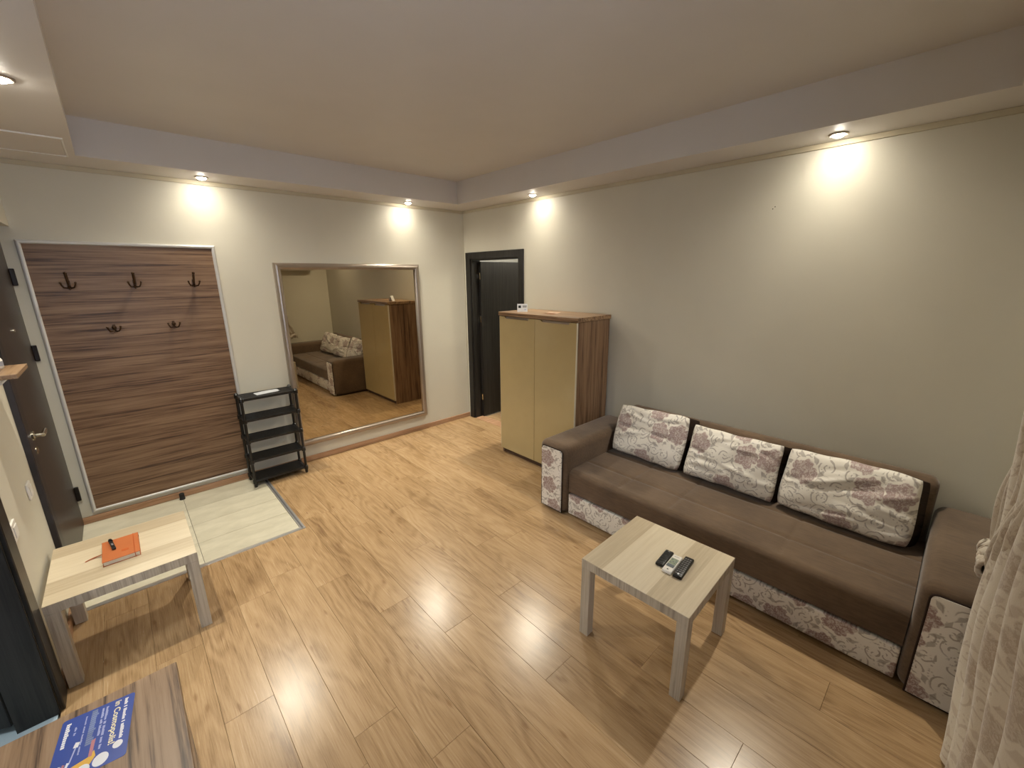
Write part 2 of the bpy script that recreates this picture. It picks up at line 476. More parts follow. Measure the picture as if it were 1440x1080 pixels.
box(t, WX0, WX1, YF - T, YF, -0.05, WZ0); box(t, WX0, WX1, YF - T, YF, WZ1, 2.9)
struct('wall_front', t, M['wall'])

ceil = struct('ceiling', B(XL - T, T, YF - T, T, ZC, ZC + 0.12), M['ceil'])
t = bmesh.new()
box(t, XL, 0, -SB, 0, ZS, ZC + 0.01); box(t, XL, 0, YF, YF + SF, ZS, ZC + 0.01)
box(t, -SR, 0, YF + SF, -SB, ZS, ZC + 0.01); box(t, XL, XL + SL, YF + SF, -SB, ZS, ZC + 0.01)
obj('soffit', t, M['soffit'], ceil)
t = bmesh.new(); box(t, -3.66, -3.317, -0.80, -0.345, ZS - 0.004, ZS + 0.01, 0.0015, 1)
ht = obj('access_hatch', t, M['soffit'], ceil)
t = bmesh.new()
for (a, b, c_, d) in ((-3.67, -3.307, -0.81, -0.803), (-3.67, -3.307, -0.342, -0.335), (-3.314, -3.307, -0.803, -0.342), (-3.67, -3.663, -0.803, -0.342)):
    box(t, a, b, c_, d, ZS - 0.007, ZS + 0.005)
obj('hatch_frame', t, M['pvc'], ht)
struct('trim_1', B(XL, 0, -0.012, 0, ZS - 0.030, ZS - 0.001), M['crown'])
struct('trim_2', B(-0.012, 0, YF, -0.012, ZS - 0.030, ZS - 0.001), M['crown'])
struct('trim_3', B(XL, XL + 0.012, YF, -1.09, ZS - 0.030, ZS - 0.001), M['crown'])

def bboard(name, x0, x1, y0, y1):
    t = bmesh.new(); box(t, x0, x1, y0, y1, 0.0, 0.055, 0.004, 2); return struct(name, t, M['baseb'])
bboard('baseboard_back', XL, -0.0, -0.014, 0)
bboard('baseboard_right', -0.014, 0, YF, -1.056)
bboard('baseboard_left', XL, XL + 0.014, -1.83, -1.09)
bboard('baseboard_front', XL, 0, YF, YF + 0.014)

# ------------------------------------------------------------------ dark door in the right wall
d1 = sempty('door_1', (0, -0.545, 0))
dl = lambda y: y + 0.545
t = bmesh.new()
box(t, -0.016, 0.0, dl(-0.122), dl(-0.038), 0, 2.105, 0.003, 1); box(t, -0.016, 0.0, dl(-1.05), dl(-0.972), 0, 2.105, 0.003, 1)
box(t, -0.016, 0.0, dl(-0.972), dl(-0.122), 2.026, 2.105, 0.003, 1)
obj('casing', t, M['blackwood'], d1)
t = bmesh.new()
box(t, 0.0, 0.13, dl(-0.14), dl(-0.11), 0, 2.04); box(t, 0.0, 0.13, dl(-0.985), dl(-0.955), 0, 2.04); box(t, 0.0, 0.13, dl(-0.955), dl(-0.14), 2.012, 2.04)
obj('jamb', t, M['blackwood'], d1)
lf = obj('leaf', B(0.102, 0.922, dl(-0.185), dl(-0.145), 0.012, 2.0, r=0.002, seg=1), M['blackwood'], d1)
for z in (0.28, 1.3, 1.83):
    t = bmesh.new(); tube(t, [(0.096, dl(-0.172), z - 0.04), (0.096, dl(-0.172), z + 0.04)], 0.008, 10)
    box(t, 0.095, 0.103, dl(-0.172), dl(-0.141), z - 0.035, z + 0.035)
    obj('hinge', t, M['chrome'], lf)
t = bmesh.new(); lathe(t, [(0.026, 0), (0.026, 0.008), (0.01, 0.01), (0.01, 0.045)], (0.92, dl(-0.185), 1.02), 16, 'Y')
for v in t.verts: v.co.y = 2 * dl(-0.185) - v.co.y
tube(t, [(0.92, dl(-0.228), 1.02), (0.81, dl(-0.228), 1.02)], 0.009, 8)
obj('handle', t, M['chrome'], lf)
t = bmesh.new(); box(t, 0.0, 0.13, dl(-0.955), dl(-0.14), -0.012, 0.006, 0.003, 1)
obj('threshold', t, M['baseb'], d1)
# room behind it
fa = struct('floor_next_room', B(0.13, 2.2, -2.2, 1.3, -0.12, -0.012), M['sub'])
for i in range(11):
    for (ya, yb) in ((-2.2, -0.9), (-0.9, 0.38), (0.38, 1.3)):
        key = ('n', yb - ya)
        if key not in cache:
            cache[key] = plank_mesh(0.188, yb - ya); cache[key].materials.append(M['oak'])
        obj('plank', cache[key], None, fa, (0.13 + 0.094 + i * 0.188, (ya + yb) / 2, -0.0015))
t = bmesh.new(); box(t, 0.12, 2.3, 1.3, 1.4, -0.05, 2.6); box(t, 2.2, 2.3, -2.2, 1.3, -0.05, 2.6); box(t, 0.12, 2.3, -2.3, -2.2, -0.05, 2.6)
struct('wall_next_room', t, M['wall'])
struct('ceiling_next_room', B(0.12, 2.3, -2.3, 1.4, 2.6, 2.7), M['ceil'])
L = bpy.data.lights.new('next_room_lamp', 'POINT'); L.energy = 22; L.color = SPOT_COL; L.shadow_soft_size = 0.12
lo = bpy.data.objects.new('next_room_lamp', L); C.objects.link(lo); lo.location = (1.2, -0.9, 2.35)

# ------------------------------------------------------------------ entrance door in the left wall
d2 = sempty('door_2', (-3.745, -0.49, 0))
X_ = lambda x: x + 3.745
Y_ = lambda y: y + 0.49
lf2 = obj('leaf', B(X_(-3.78), X_(-3.728), Y_(-0.972), Y_(-0.004), 0.008, 2.10, r=0.003, seg=1), M['darkdoor'], d2)
t = bmesh.new()
box(t, X_(-3.76), X_(-3.718), Y_(-1.082), Y_(-0.985), 0, 2.165, 0.004, 1)
box(t, X_(-3.76), X_(-3.722), Y_(-0.985), Y_(-0.003), 2.108, 2.165, 0.004, 1)
obj('casing', t, M['navy'], d2)
for z in (1.85, 1.34, 0.26):
    t = bmesh.new(); box(t, X_(-3.728), X_(-3.703), Y_(-0.026), Y_(-0.003), z - 0.055, z + 0.055, 0.004, 2)
    obj('hinge', t, M['hinge'], lf2)
t = bmesh.new()
lathe(t, [(0.027, X_(-3.728)), (0.027, X_(-3.718)), (0.012, X_(-3.716)), (0.011, X_(-3.682))], (0, Y_(-0.905), 0.985), 20, 'X')
tube(t, [(X_(-3.683), Y_(-0.915), 0.985), (X_(-3.683), Y_(-0.86), 0.985), (X_(-3.686), Y_(-0.785), 0.983)], [0.011, 0.011, 0.009], 10)
obj('handle', t, M['chrome'], lf2, smooth=40)
t = bmesh.new(); lathe(t, [(0.022, X_(-3.728)), (0.022, X_(-3.722)), (0.008, X_(-3.718))], (0, Y_(-0.905), 0.90), 18, 'X')
obj('keyhole_cover', t, M['chrome'], lf2, smooth=40)
t = bmesh.new(); lathe(t, [(0.011, X_(-3.728)), (0.011, X_(-3.722)), (0.006, X_(-3.719))], (0, Y_(-0.50), 1.54), 14, 'X')
obj('peephole', t, M['chrome'], lf2, smooth=40)
obj('doorway_backing', B(X_(-3.865), X_(-3.80), Y_(-0.985), Y_(0.0), 0, 2.115), M['navy'], d2)

# ------------------------------------------------------------------ bathroom doorway
d3 = sempty('door_3', (-3.745, -2.33, 0))
Y3 = lambda y: y + 2.33
t = bmesh.new()
box(t, 0.0, 0.016, Y3(-1.955), Y3(-1.84), 0, 2.13, 0.003, 1); box(t, 0.0, 0.016, Y3(-2.785), Y3(-2.70), 0, 2.13, 0.003, 1); box(t, 0.0, 0.016, Y3(-2.70), Y3(-1.955), 2.05, 2.13, 0.003, 1)
obj('casing', t, M['blackwood'], d3)
t = bmesh.new(); box(t, -0.125, 0.0, Y3(-1.97), Y3(-1.955), 0, 2.05); box(t, -0.125, 0.0, Y3(-2.70), Y3(-2.685), 0, 2.05)
obj('jamb', t, M['blackwood'], d3)
lf3 = obj('leaf', B(-0.70, 0.0, -0.02, 0.02, 0.035, 2.03, r=0.002, seg=1), M['blackwood'], d3, (-0.128, Y3(-1.935), 0), (0, 0, math.radians(-22)))
t = bmesh.new(); lathe(t, [(0.026, 0), (0.026, 0.008), (0.01, 0.01), (0.01, 0.045)], (-0.63, 0.02, 1.02), 16, 'Y')
obj('handle', t, M['chrome'], lf3)
fb = struct('floor_bathroom', B(-5.2, -3.75, -3.2, -1.2, -0.12, -0.01), M['grout'])
for i in range(5):
    for jj in range(6):
        key = 'bt'
        if key not in tc:
            t = bmesh.new(); box(t, -0.148, 0.148, -0.148, 0.148, -0.01, 0.001, 0.001, 1); tc[key] = finish(t, 'tile'); tc[key].materials.append(M['tile_blue'])
        obj('tile', tc[key], None, fb, (-3.90 - i * 0.3, -1.36 - jj * 0.3, 0))
t = bmesh.new(); box(t, -5.3, -5.2, -3.3, -1.1, -0.05, 2.5); box(t, -5.2, XL - T, -1.2, -1.1, -0.05, 2.5); box(t, -5.2, XL - T, -3.3, -3.2, -0.05, 2.5)
struct('wall_bathroom', t, M['wall_dark'])
struct('ceiling_bathroom', B(-5.3, XL - T, -3.3, -1.1, 2.5, 2.6), M['ceil'])

L = bpy.data.lights.new('bathroom_lamp', 'POINT'); L.energy = 55; L.color = (0.9, 0.96, 1.0); L.shadow_soft_size = 0.12
lo = bpy.data.objects.new('bathroom_lamp', L); C.objects.link(lo); lo.location = (-4.5, -2.5, 2.3)
# ------------------------------------------------------------------ window behind the photographer
w1 = sempty('window_1', ((WX0 + WX1) / 2, YF, 0))
hw = (WX1 - WX0) / 2
t = bmesh.new()
for (a, b, c_, d) in ((-hw, hw, WZ0, WZ0 + 0.06), (-hw, hw, WZ1 - 0.06, WZ1), (-hw, -hw + 0.06, WZ0 + 0.06, WZ1 - 0.06), (hw - 0.06, hw, WZ0 + 0.06, WZ1 - 0.06), (-0.045, 0.045, WZ0 + 0.06, WZ1 - 0.06)):
    box(t, a, b, -0.10, -0.04, c_, d, 0.004, 1)
obj('window_frame', t, M['pvc'], w1)
for (a, b) in ((-hw + 0.055, -0.04), (0.04, hw - 0.055)):
    obj('pane', B(a, b, -0.075, -0.069, WZ0 + 0.055, WZ1 - 0.055), M['glass'], w1)
t = bmesh.new(); box(t, -hw - 0.03, hw + 0.03, -0.05, 0.04, WZ0 - 0.03, WZ0, 0.006, 2)
obj('window_sill', t, M['pvc'], w1)

# ------------------------------------------------------------------ recessed spotlights
def downlight(x, y, label):
    r = thing('downlight', label, 'spotlight', (x, y, ZS), 0, 'recessed ceiling spotlights')
    t = bmesh.new()
    lathe(t, [(0.030, 0.0), (0.046, 0.0), (0.046, -0.004), (0.040, -0.008), (0.032, -0.004)], (0, 0, 0), 32)
    obj('trim_ring', t, M['frame_silver'], r, smooth=40)
    t = bmesh.new()
    lathe(t, [(0.029, 0.0), (0.029, -0.006), (0.024, -0.013), (0.014, -0.0175), (0.002, -0.019)], (0, 0, 0), 24)
    obj('bulb', t, M['bulb'], r, smooth=60)
    L = bpy.data.lights.new('spot', 'SPOT'); L.energy = SPOT_W; L.color = SPOT_COL
    L.spot_size = math.radians(166); L.spot_blend = 1.0; L.shadow_soft_size = 0.03
    L.use_nodes = True                                   # added falloff smoothing dims the hot spot close to the lamp
    lt = L.node_tree; em = lt.nodes['Emission']; fo = lt.nodes.new('ShaderNodeLightFalloff')
    fo.inputs[0].default_value = 1.0; fo.inputs[1].default_value = 2.0
    lt.links.new(fo.outputs[0], em.inputs[1])
    lo = bpy.data.objects.new('spot', L); C.objects.link(lo); lo.location = (0, 0, -0.024); lo.parent = r
downlight(-3.43, -1.683, 'lit recessed spotlight beside the access hatch on the left')
downlight(-2.60, -0.165, 'lit recessed spotlight above the coat hook panel')
downlight(-0.82, -0.15, 'lit recessed spotlight above the large framed mirror')
downlight(-0.15, -1.317, 'lit recessed spotlight above the tall gloss cabinet')
downlight(-0.15, -3.69, 'lit recessed spotlight above the brown sofa')

# ------------------------------------------------------------------ coat hook panel
cp = thing('coat_rack_panel', 'large streaky brown wood wall panel with white frame and coat hooks', 'coat rack', (-3.119, 0, 0.081))
PWd, PH = 0.548, 2.01
obj('backboard', B(-PWd + 0.01, PWd - 0.01, -0.016, 0.0, 0.01, PH - 0.01), M['zebX'], cp)
def moulding(bm, length, wd, hp, horizontal):
    """rounded moulding, profile across wd, proud hp, mitred ends"""
    n = 8
    prof = [(0.0, 0.0)] + [(wd * (0.5 - 0.5 * math.cos(PI * i / n)), hp * (0.55 + 0.45 * math.sin(PI * i / n))) for i in range(n + 1)] + [(wd, 0.0)]
    a, b = [], []
    for (c, p) in prof:
        a.append(bm.verts.new((c, -p, c))); b.append(bm.verts.new((length - c, -p, c)))
    for i in range(len(prof) - 1):
        bm.faces.new((a[i], b[i], b[i + 1], a[i + 1]))
    bm.faces.new((a[-1], b[-1], b[0], a[0])); bm.faces.new(a); bm.faces.new(list(reversed(b)))
def frame4(parent, hw, h, wd, hp, mat, y=0.0):
    for (ln, loc, ry) in ((2 * hw, (-hw, y, 0), 0), (h, (hw, y, 0), -PI / 2), (2 * hw, (hw, y, h), PI), (h, (-hw, y, h), PI / 2)):
        t = bmesh.new(); moulding(t, ln, wd, hp, True)
        obj('frame_strip', t, mat, parent, loc, (0, ry, 0), smooth=50)
frame4(cp, PWd, PH, 0.026, 0.026, M['frame_white'])
def hook(x, z, big):
    h = obj('coat_hook', B(-0.009, 0.009, -0.006, 0, -0.03, 0.03, r=0.004, seg=2), M['brass'], cp, (x + 3.119, -0.016, z - 0.081))
    for s in (-1, 1):
        t = bmesh.new()
        tube(t, [(0, -0.006, -0.01), (s * 0.012, -0.022, -0.022), (s * 0.026, -0.036, -0.018), (s * 0.034, -0.044, 0.0), (s * 0.037, -0.047, 0.012)], [0.006, 0.0055, 0.005, 0.005, 0.0045], 8)
        bmesh.ops.create_icosphere(t, subdivisions=2, radius=0.0075, matrix=Matrix.Translation((s * 0.037, -0.047, 0.014)))
        obj('prong', t, M['brass'], h, smooth=60)
    if big:
        t = bmesh.new()
        tube(t, [(0, -0.006, 0.0), (0, -0.03, -0.004), (0, -0.052, 0.02), (0, -0.068, 0.05), (0, -0.086, 0.075)], [0.007, 0.0065, 0.007, 0.0085, 0.008], 8)
        bmesh.ops.create_icosphere(t, subdivisions=2, radius=0.0105, matrix=Matrix.Translation((0, -0.088, 0.078)))
        obj('prong', t, M['brass'], h, smooth=60)
        t = bmesh.new(); tube(t, [(0, -0.006, -0.015), (0, -0.03, -0.03), (0, -0.046, -0.02), (0, -0.05, -0.006)], [0.006, 0.0055, 0.005, 0.0045], 8)
        obj('prong', t, M['brass'], h, smooth=60)
    else:
        t = bmesh.new(); lathe(t, [(0.012, -0.006), (0.014, -0.014), (0.006, -0.02)], (0, 0, 0.008), 14, 'Y')
        obj('cap', t, M['brass'], h, smooth=60)
for x in (-3.469, -3.119, -2.757): hook(x, 1.795, True)
for x in (-3.291, -2.938): hook(x, 1.474, False)

# ------------------------------------------------------------------ mirror
mr = thing('wall_mirror', 'large bronze-tinted mirror in a silver moulded frame on the back wall', 'mirror', (-1.412, 0, 0.175))
frame4(mr, 0.7435, 1.787, 0.058, 0.045, M['frame_silver'])
obj('mirror_glass', B(-0.69, 0.69, -0.016, -0.008, 0.05, 1.737), M['mirror'], mr)
obj('backing_board', B(-0.735, 0.735, -0.008, 0, 0.008, 1.78), M['hinge'], mr)

# ------------------------------------------------------------------ shoe rack
sr = thing('shoe_rack', 'black plastic five tier shoe rack beside the mirror', 'shoe rack', (-2.395, -0.155, 0))
hx, hy = 0.203, 0.098
zs = [0.055, 0.245, 0.435, 0.625, 0.815]
for z in zs:
    t = bmesh.new()
    box(t, -hx - 0.012, hx + 0.012, -hy + 0.012, hy - 0.012, z + 0.002, z + 0.008)
    for i in range(9):
        y = -hy + 0.016 + i * (2 * hy - 0.032) / 8
        box(t, -hx, hx, y - 0.004, y + 0.004, z + 0.007, z + 0.0095)
    sh = obj('shelf', t, M['black'], sr)
    t = bmesh.new()
    box(t, -hx - 0.015, hx + 0.015, -hy - 0.006, -hy + 0.012, z - 0.012, z + 0.012, 0.004, 2)
    box(t, -hx - 0.015, hx + 0.015, hy - 0.012, hy + 0.006, z - 0.012, z + 0.012, 0.004, 2)
    box(t, -hx - 0.019, -hx - 0.006, -hy, hy, z - 0.01, z + 0.01, 0.003, 1); box(t, hx + 0.006, hx + 0.019, -hy, hy, z - 0.01, z + 0.01, 0.003, 1)
    obj('rim', t, M['black'], sh)
for sx in (-1, 1):
    for sy in (-1, 1):
        t = bmesh.new()
        prof = [(0.012, 0.0), (0.014, 0.02)]
        for z in zs:
            prof += [(0.0115, z - 0.022), (0.0185, z - 0.018), (0.0185, z + 0.014), (0.0115, z + 0.02)]
        prof += [(0.014, zs[-1] + 0.022), (0.004, zs[-1] + 0.03)]
        lathe(t, prof, (sx * (hx + 0.014), sy * hy, 0), 14)
        obj('post', t, M['black'], sr, smooth=40)
t = bmesh.new()
vs = grid(t, lambda u, v: (-0.10 + 0.20 * u, -0.045 + 0.09 * v, 0.0015 + 0.004 * math.sin(PI * u) * v), 8, 3)
bmesh.ops.solidify(t, geom=list(t.faces), thickness=0.0008)
tag(obj('paper_sheet', t, M['paper'], None, (-2.385, -0.145, 0.8255), (0, 0, 0.12)), 'folded white paper lying on top of the black shoe rack', 'paper')

# door stop
t = bmesh.new(); lathe(t, [(0.02, 0), (0.021, 0.008), (0.018, 0.012), (0.018, 0.05), (0.012, 0.056)], (0, 0, 0), 18)
tag(obj('door_stop', t, M['blackmat'], None, (-3.126, -0.055, 0.001), smooth=40), 'small black rubber door stop on the tiles by the baseboard', 'door stop')

# ------------------------------------------------------------------ tall cabinet
cb = thing('tall_cabinet', 'tall two door cabinet with cappuccino gloss fronts and streaky wood sides', 'cabinet', (-0.245, -1.681, 0))
x0, x1, hy = -0.222, 0.228, 0.486
for (ya, yb) in ((-hy, -hy + 0.02), (hy - 0.02, hy)):
    obj('side_panel', B(x0 + 0.002, x1, ya, yb, 0.0, 1.45), M['zebZ'], cb)
t = bmesh.new(); box(t, x1 - 0.008, x1, -hy + 0.02, hy - 0.02, 0.05, 1.45); box(t, x0 + 0.02, x1 - 0.01, -hy + 0.02, hy - 0.02, 0.05, 0.07); box(t, x0 + 0.05, x1 - 0.01, -hy + 0.02, hy - 0.02, 0.7, 0.72)
obj('carcass', t, M['plinth'], cb)
obj('plinth', B(x0 + 0.012, x0 + 0.03, -hy + 0.021, hy - 0.021, 0.0, 0.05), M['plinth'], cb)
t = bmesh.new(); box(t, -0.2455, 0.232, -0.4975, 0.4975, 1.452, 1.489, 0.003, 2)
obj('top_board', t, M['zebY'], cb)
for s in (1, -1):
    ya, yb = (0.002, 0.484) if s > 0 else (-0.484, -0.002)
    lo_, hi_ = ya + 0.085, yb - 0.085
    # front with a finger cut-out along its upper edge
    out = [(ya, 0.055), (yb, 0.055), (yb, 1.447), (hi_ + 0.018, 1.447), (hi_ - 0.004, 1.428), (lo_ + 0.004, 1.428), (lo_ - 0.018, 1.447), (ya, 1.447)]
    t = bmesh.new(); prism(t, out, x0 - 0.019, x0 + 0.0, 'X')
    dr = obj('cabinet_door', t, M['gloss'], cb)
    t = bmesh.new()
    box(t, x0 - 0.021, x0 - 0.001, lo_ + 0.002, hi_ - 0.002, 1.4285, 1.4315); box(t, x0 - 0.004, x0 - 0.001, lo_ - 0.012, hi_ + 0.012, 1.4315, 1.4465)
    obj('grip', t, M['frame_silver'], dr)
    ye = ya if s < 0 else yb
    obj('edge_band', B(x0 - 0.0195, x0, ye - 0.0012, ye + 0.0012, 0.055, 1.447), M['edge'], dr)
# things on it
tn = thing('tent_card', 'small white folded card standing on the tall cabinet', 'card', (-0.33, -1.36, 1.489), math.radians(-42))
t = bmesh.new()
prism(t, [(-0.028, 0.0), (-0.026, 0.0), (0.0, 0.072), (0.026, 0.0), (0.028, 0.0), (0.001, 0.075), (-0.001, 0.075)], -0.05, 0.05, 'X')
obj('card', t, M['paper'], tn)
def on_card(name, xa, xb, za, zb_, mat):
    y = lambda z: -0.028 * (1 - z / 0.0755) - 0.0008
    t = bmesh.new(); vs = [t.verts.new(p) for p in ((xa, y(za), za), (xb, y(za), za), (xb, y(zb_), zb_), (xa, y(zb_), zb_))]
    t.faces.new(vs); bmesh.ops.solidify(t, geom=list(t.faces), thickness=0.0004); obj(name, t, mat, tn)
on_card('printed_square', -0.04, -0.014, 0.036, 0.060, M['ink'])
for (a, b, c_, d) in ((0.002, 0.042, 0.052, 0.059), (0.002, 0.040, 0.041, 0.048)): on_card('printed_line', a, b, c_, d, M['inkgrey'])
on_card('printed_line', 0.018, 0.036, 0.018, 0.024, M['plilac'])
t = bmesh.new(); grid(t, lambda u, v: (-0.075 + 0.15 * u, -0.06 + 0.12 * v, 0.001 + 0.006 * (2 * u - 1) ** 2), 8, 3)
bmesh.ops.solidify(t, geom=list(t.faces), thickness=0.0008)
tag(obj('paper_slip', t, M['papersh'], None, (-0.29, -1.71, 1.4895), (0, 0, 0.3)), 'peach coloured paper slip lying flat on the tall cabinet', 'paper')

# ------------------------------------------------------------------ sofa
sf = thing('sofa', 'three seat brown suede sofa with floral jacquard front panels', 'sofa', (-0.5, -3.455, 0))
SX = lambda x: x + 0.5
def arm(ya, yb):
    t = bmesh.new()
    n = 10
    rr = 0.055
    box(t, SX(-0.965), SX(-0.03), ya, yb, 0.015, 0.575, rr, 5)
    for v in t.verts:
        if v.co.z < 0.07: v.co.z = max(0.015, v.co.z - 0.0)
    a = obj('armrest', t, M['suede'], sf, smooth=60)
    # floral front inset with rounded corners and piping
    y0, y1, z0, z1, rc = ya + 0.04, yb - 0.04, 0.022, 0.535, 0.022
    def outline(d):
        pts = []
        for (cy, cz, a0) in ((y1 - rc, z1 - rc, 0), (y0 + rc, z1 - rc, PI / 2)):
            for i in range(6):
                an = a0 + PI / 2 * i / 5
                pts.append((cy + (rc + d) * math.cos(an), cz + (rc + d) * math.sin(an)))
        pts += [(y0 - d, z0 - d), (y1 + d, z0 - d)]
        return pts
    t = bmesh.new(); prism(t, outline(0.0), SX(-0.975), SX(-0.955), 'X')
    e = [ed for ed in t.edges if all(v.co.x < SX(-0.974) for v in ed.verts)]
    bmesh.ops.bevel(t, geom=e, offset=0.006, segments=2, affect='EDGES')
    p = obj('floral_panel', t, M['floralYZ'], a, smooth=50)
    t = bmesh.new(); o = outline(0.003); pts = [(SX(-0.966), q[0], q[1]) for q in o]; pts.append(pts[0])
    tube(t, pts, 0.005, 6, False)
    obj('piping', t, M['suede_dk'], a, smooth=60)
arm(0.97, 1.255); arm(-1.255, -0.97)
# seat: grid with stitched valleys and a rounded nose
def seat_pt(u, v):
    y = -0.967 + 1.934 * v
    s = u * 1.06
    fr, rad = 0.18, 0.045
    # profile from the back (u=0) over the nose to the lower front
    L1 = 0.79 - rad; L2 = rad * PI / 2; tot = L1 + L2 + fr - rad
    d = u * tot
    seam = 0.0
    xq = -0.14 - d
    for sy in (-0.645 + 0.21, 0.0 + 0.21 - 0.02, 0.56): 
        seam += 0.006 * math.exp(-((y - sy) / 0.011) ** 2)
    if d < L1:
        x = -0.14 - d
        for sx in (-0.44, -0.70): seam += 0.007 * math.exp(-((x - sx) / 0.012) ** 2)
        z = 0.385 + 0.006 * math.sin(PI * min(1, d / L1)) - seam
    elif d < L1 + L2:
        a = (d - L1) / rad
        x = -0.14 - L1 - rad * math.sin(a); z = 0.385 - rad + rad * math.cos(a) - 0.3 * seam
    else:
        x = -0.14 - L1 - rad; z = 0.385 - rad - (d - L1 - L2)
    return (SX(x), y, z)
t = bmesh.new()
vs = grid(t, seat_pt, 90, 150)
obj('seat', t, M['suede'], sf, smooth=80)
t = bmesh.new(); box(t, SX(-0.89), SX(-0.06), -0.966, 0.966, 0.02, 0.335)
obj('seat_base', t, M['suede_dk'], sf)
t = bmesh.new(); box(t, SX(-0.935), SX(-0.90), -0.966, 0.966, 0.022, 0.188, 0.008, 3)
obj('floral_front', t, M['floralYZ'], sf, smooth=50)
t = bmesh.new(); box(t, SX(-0.25), SX(-0.025), -0.966, 1.2, 0.25, 0.735, 0.05, 5)
for v in t.verts:
    if v.co.z > 0.36 and v.co.x < SX(-0.14): v.co.x += 0.115 * (v.co.z - 0.36) / 0.375
for v in t.verts:
    if v.co.y > 0: v.co.y -= 0.234
obj('backrest', t, M['suede'], sf, smooth=60)
for (fx, fy) in ((-0.9, 1.1), (-0.9, -1.1), (-0.12, 1.1), (-0.12, -1.1)):
    t = bmesh.new(); lathe(t, [(0.025, 0), (0.028, 0.016)], (SX(fx), fy, 0), 12)
    obj('foot', t, M['blackmat'], sf)

# loose back cushions
def cushion(yc, wd, h, seed, label, lean=17, ry=0.0, x=-0.345, zb=0.392):
    rr = random.Random(seed)
    c = thing('back_cushion', label, 'cushion', (x, yc, zb), ry, 'loose back cushions on the sofa')
    D = 0.15
    ph = [rr.uniform(0, 6.28) for _ in range(10)]
    wr = [(rr.uniform(-0.9, 0.9), rr.uniform(0.1, 0.9), rr.uniform(-0.6, 0.6), rr.uniform(0.25, 0.55), rr.choice((-1, 1)) * rr.uniform(0.007, 0.015)) for _ in range(11)]
    la = math.radians(lean)
    def place(a, b, d):
        # a across (y), b up, d outwards (towards -X); leaning back about the lower edge
        px = -d * math.cos(la) + b * math.sin(la)
        pz = b * math.cos(la) + d * math.sin(la)
        return (px + D * math.cos(la) * 0.0, a, pz)
    def edge(u, v):
        # slightly irregular outline with rounded corners
        a, b = 2 * u - 1, 2 * v - 1
        k = 1 - 0.022 * (abs(a) ** 6) * (abs(b) ** 6) * 1.5
        aa = a * wd / 2 * k * (1 - 0.02 * (1 - b * b) * 0 + 0.012 * math.sin(3 * b + ph[0]))
        bb = h / 2 + b * h / 2 * k * (1 + 0.03 * math.sin(2.2 * a + ph[1]) + 0.012 * math.sin(9 * a + ph[2]))
        return aa, bb
    def front(u, v):
        a, b = 2 * u - 1, 2 * v - 1
        aa, bb = edge(u, v)
        bul = (max(0, 1 - abs(a) ** 3.2) ** 0.5) * (max(0, 1 - abs(b) ** 3.2) ** 0.5)
        d = D * 0.42 + 0.055 * bul * (1 - 0.22 * b)
        for (x_, y_, sl, ln, am) in wr:
            q = (b - (2 * y_ - 1)) - sl * (a - x_)
            d += am * math.exp(-(q / 0.055) ** 2) * math.exp(-((a - x_) / ln) ** 2) * (0.3 + bul)
        d += 0.003 * math.sin(7 * a + 5 * b + ph[3]) * bul + 0.004 * math.sin(13 * a + ph[4]) * math.exp(-((1 - abs(b)) / 0.15)) 
        return place(aa, bb, d)
    t = bmesh.new()
    nu, nv = 44, 30
    vs = grid(t, front, nu, nv)
    # wrap the floral cover a little around the rim
    rim = [vs[i][0] for i in range(nu + 1)] + [vs[nu][j] for j in range(1, nv + 1)] + [vs[i][nv] for i in range(nu - 1, -1, -1)] + [vs[0][j] for j in range(nv - 1, 0, -1)]
    uvp = [(i / nu, 0) for i in range(nu + 1)] + [(1, j / nv) for j in range(1, nv + 1)] + [(i / nu, 1) for i in range(nu - 1, -1, -1)] + [(0, j / nv) for j in range(nv - 1, 0, -1)]
    r2 = []
    for (u, v) in uvp:
        aa, bb = edge(u, v)
        r2.append(t.verts.new(place(aa * 0.965, h / 2 + (bb - h / 2) * 0.965, D * 0.34)))
    n = len(rim)
    for i in range(n): t.faces.new((rim[i], rim[(i + 1) % n], r2[(i + 1) % n], r2[i]))
    obj('floral_cover', t, M['floralcush'], c, smooth=180)
    t = bmesh.new()
    ra = [t.verts.new(place(edge(u, v)[0] * 0.992, h / 2 + (edge(u, v)[1] - h / 2) * 0.992, D * 0.38)) for (u, v) in uvp]
    rb = [t.verts.new(place(edge(u, v)[0] * 0.99 - 0.03, h / 2 + (edge(u, v)[1] - h / 2) * 0.99, -D * 0.5)) for (u, v) in uvp]
    for i in range(n): t.faces.new((ra[i], ra[(i + 1) % n], rb[(i + 1) % n], rb[i]))
    def back(u, v):
        a, b = 2 * u - 1, 2 * v - 1
        aa, bb = edge(u, v)
        bul = (max(0, 1 - abs(a) ** 4) ** 0.5) * (max(0, 1 - abs(b) ** 4) ** 0.5)
        return place(aa * 0.99 - 0.03, h / 2 + (bb - h / 2) * 0.99, -D * 0.5 - 0.02 * bul)
    grid(t, back, 16, 12)
    bmesh.ops.remove_doubles(t, verts=list(t.verts), dist=0.0005)
    obj('gusset', t, M['suede_dk'], c, smooth=60)
cushion(-2.80, 0.585, 0.40, 3, 'floral cushion nearest the tall cabinet, corner folds at its top', 20, 0.03)
cushion(-3.42, 0.585, 0.372, 5, 'middle floral cushion of the three on the sofa', 20, 0.0)
cushion(-4.05, 0.625, 0.38, 9, 'floral cushion nearest the curtain, widest in view', 20, -0.02)

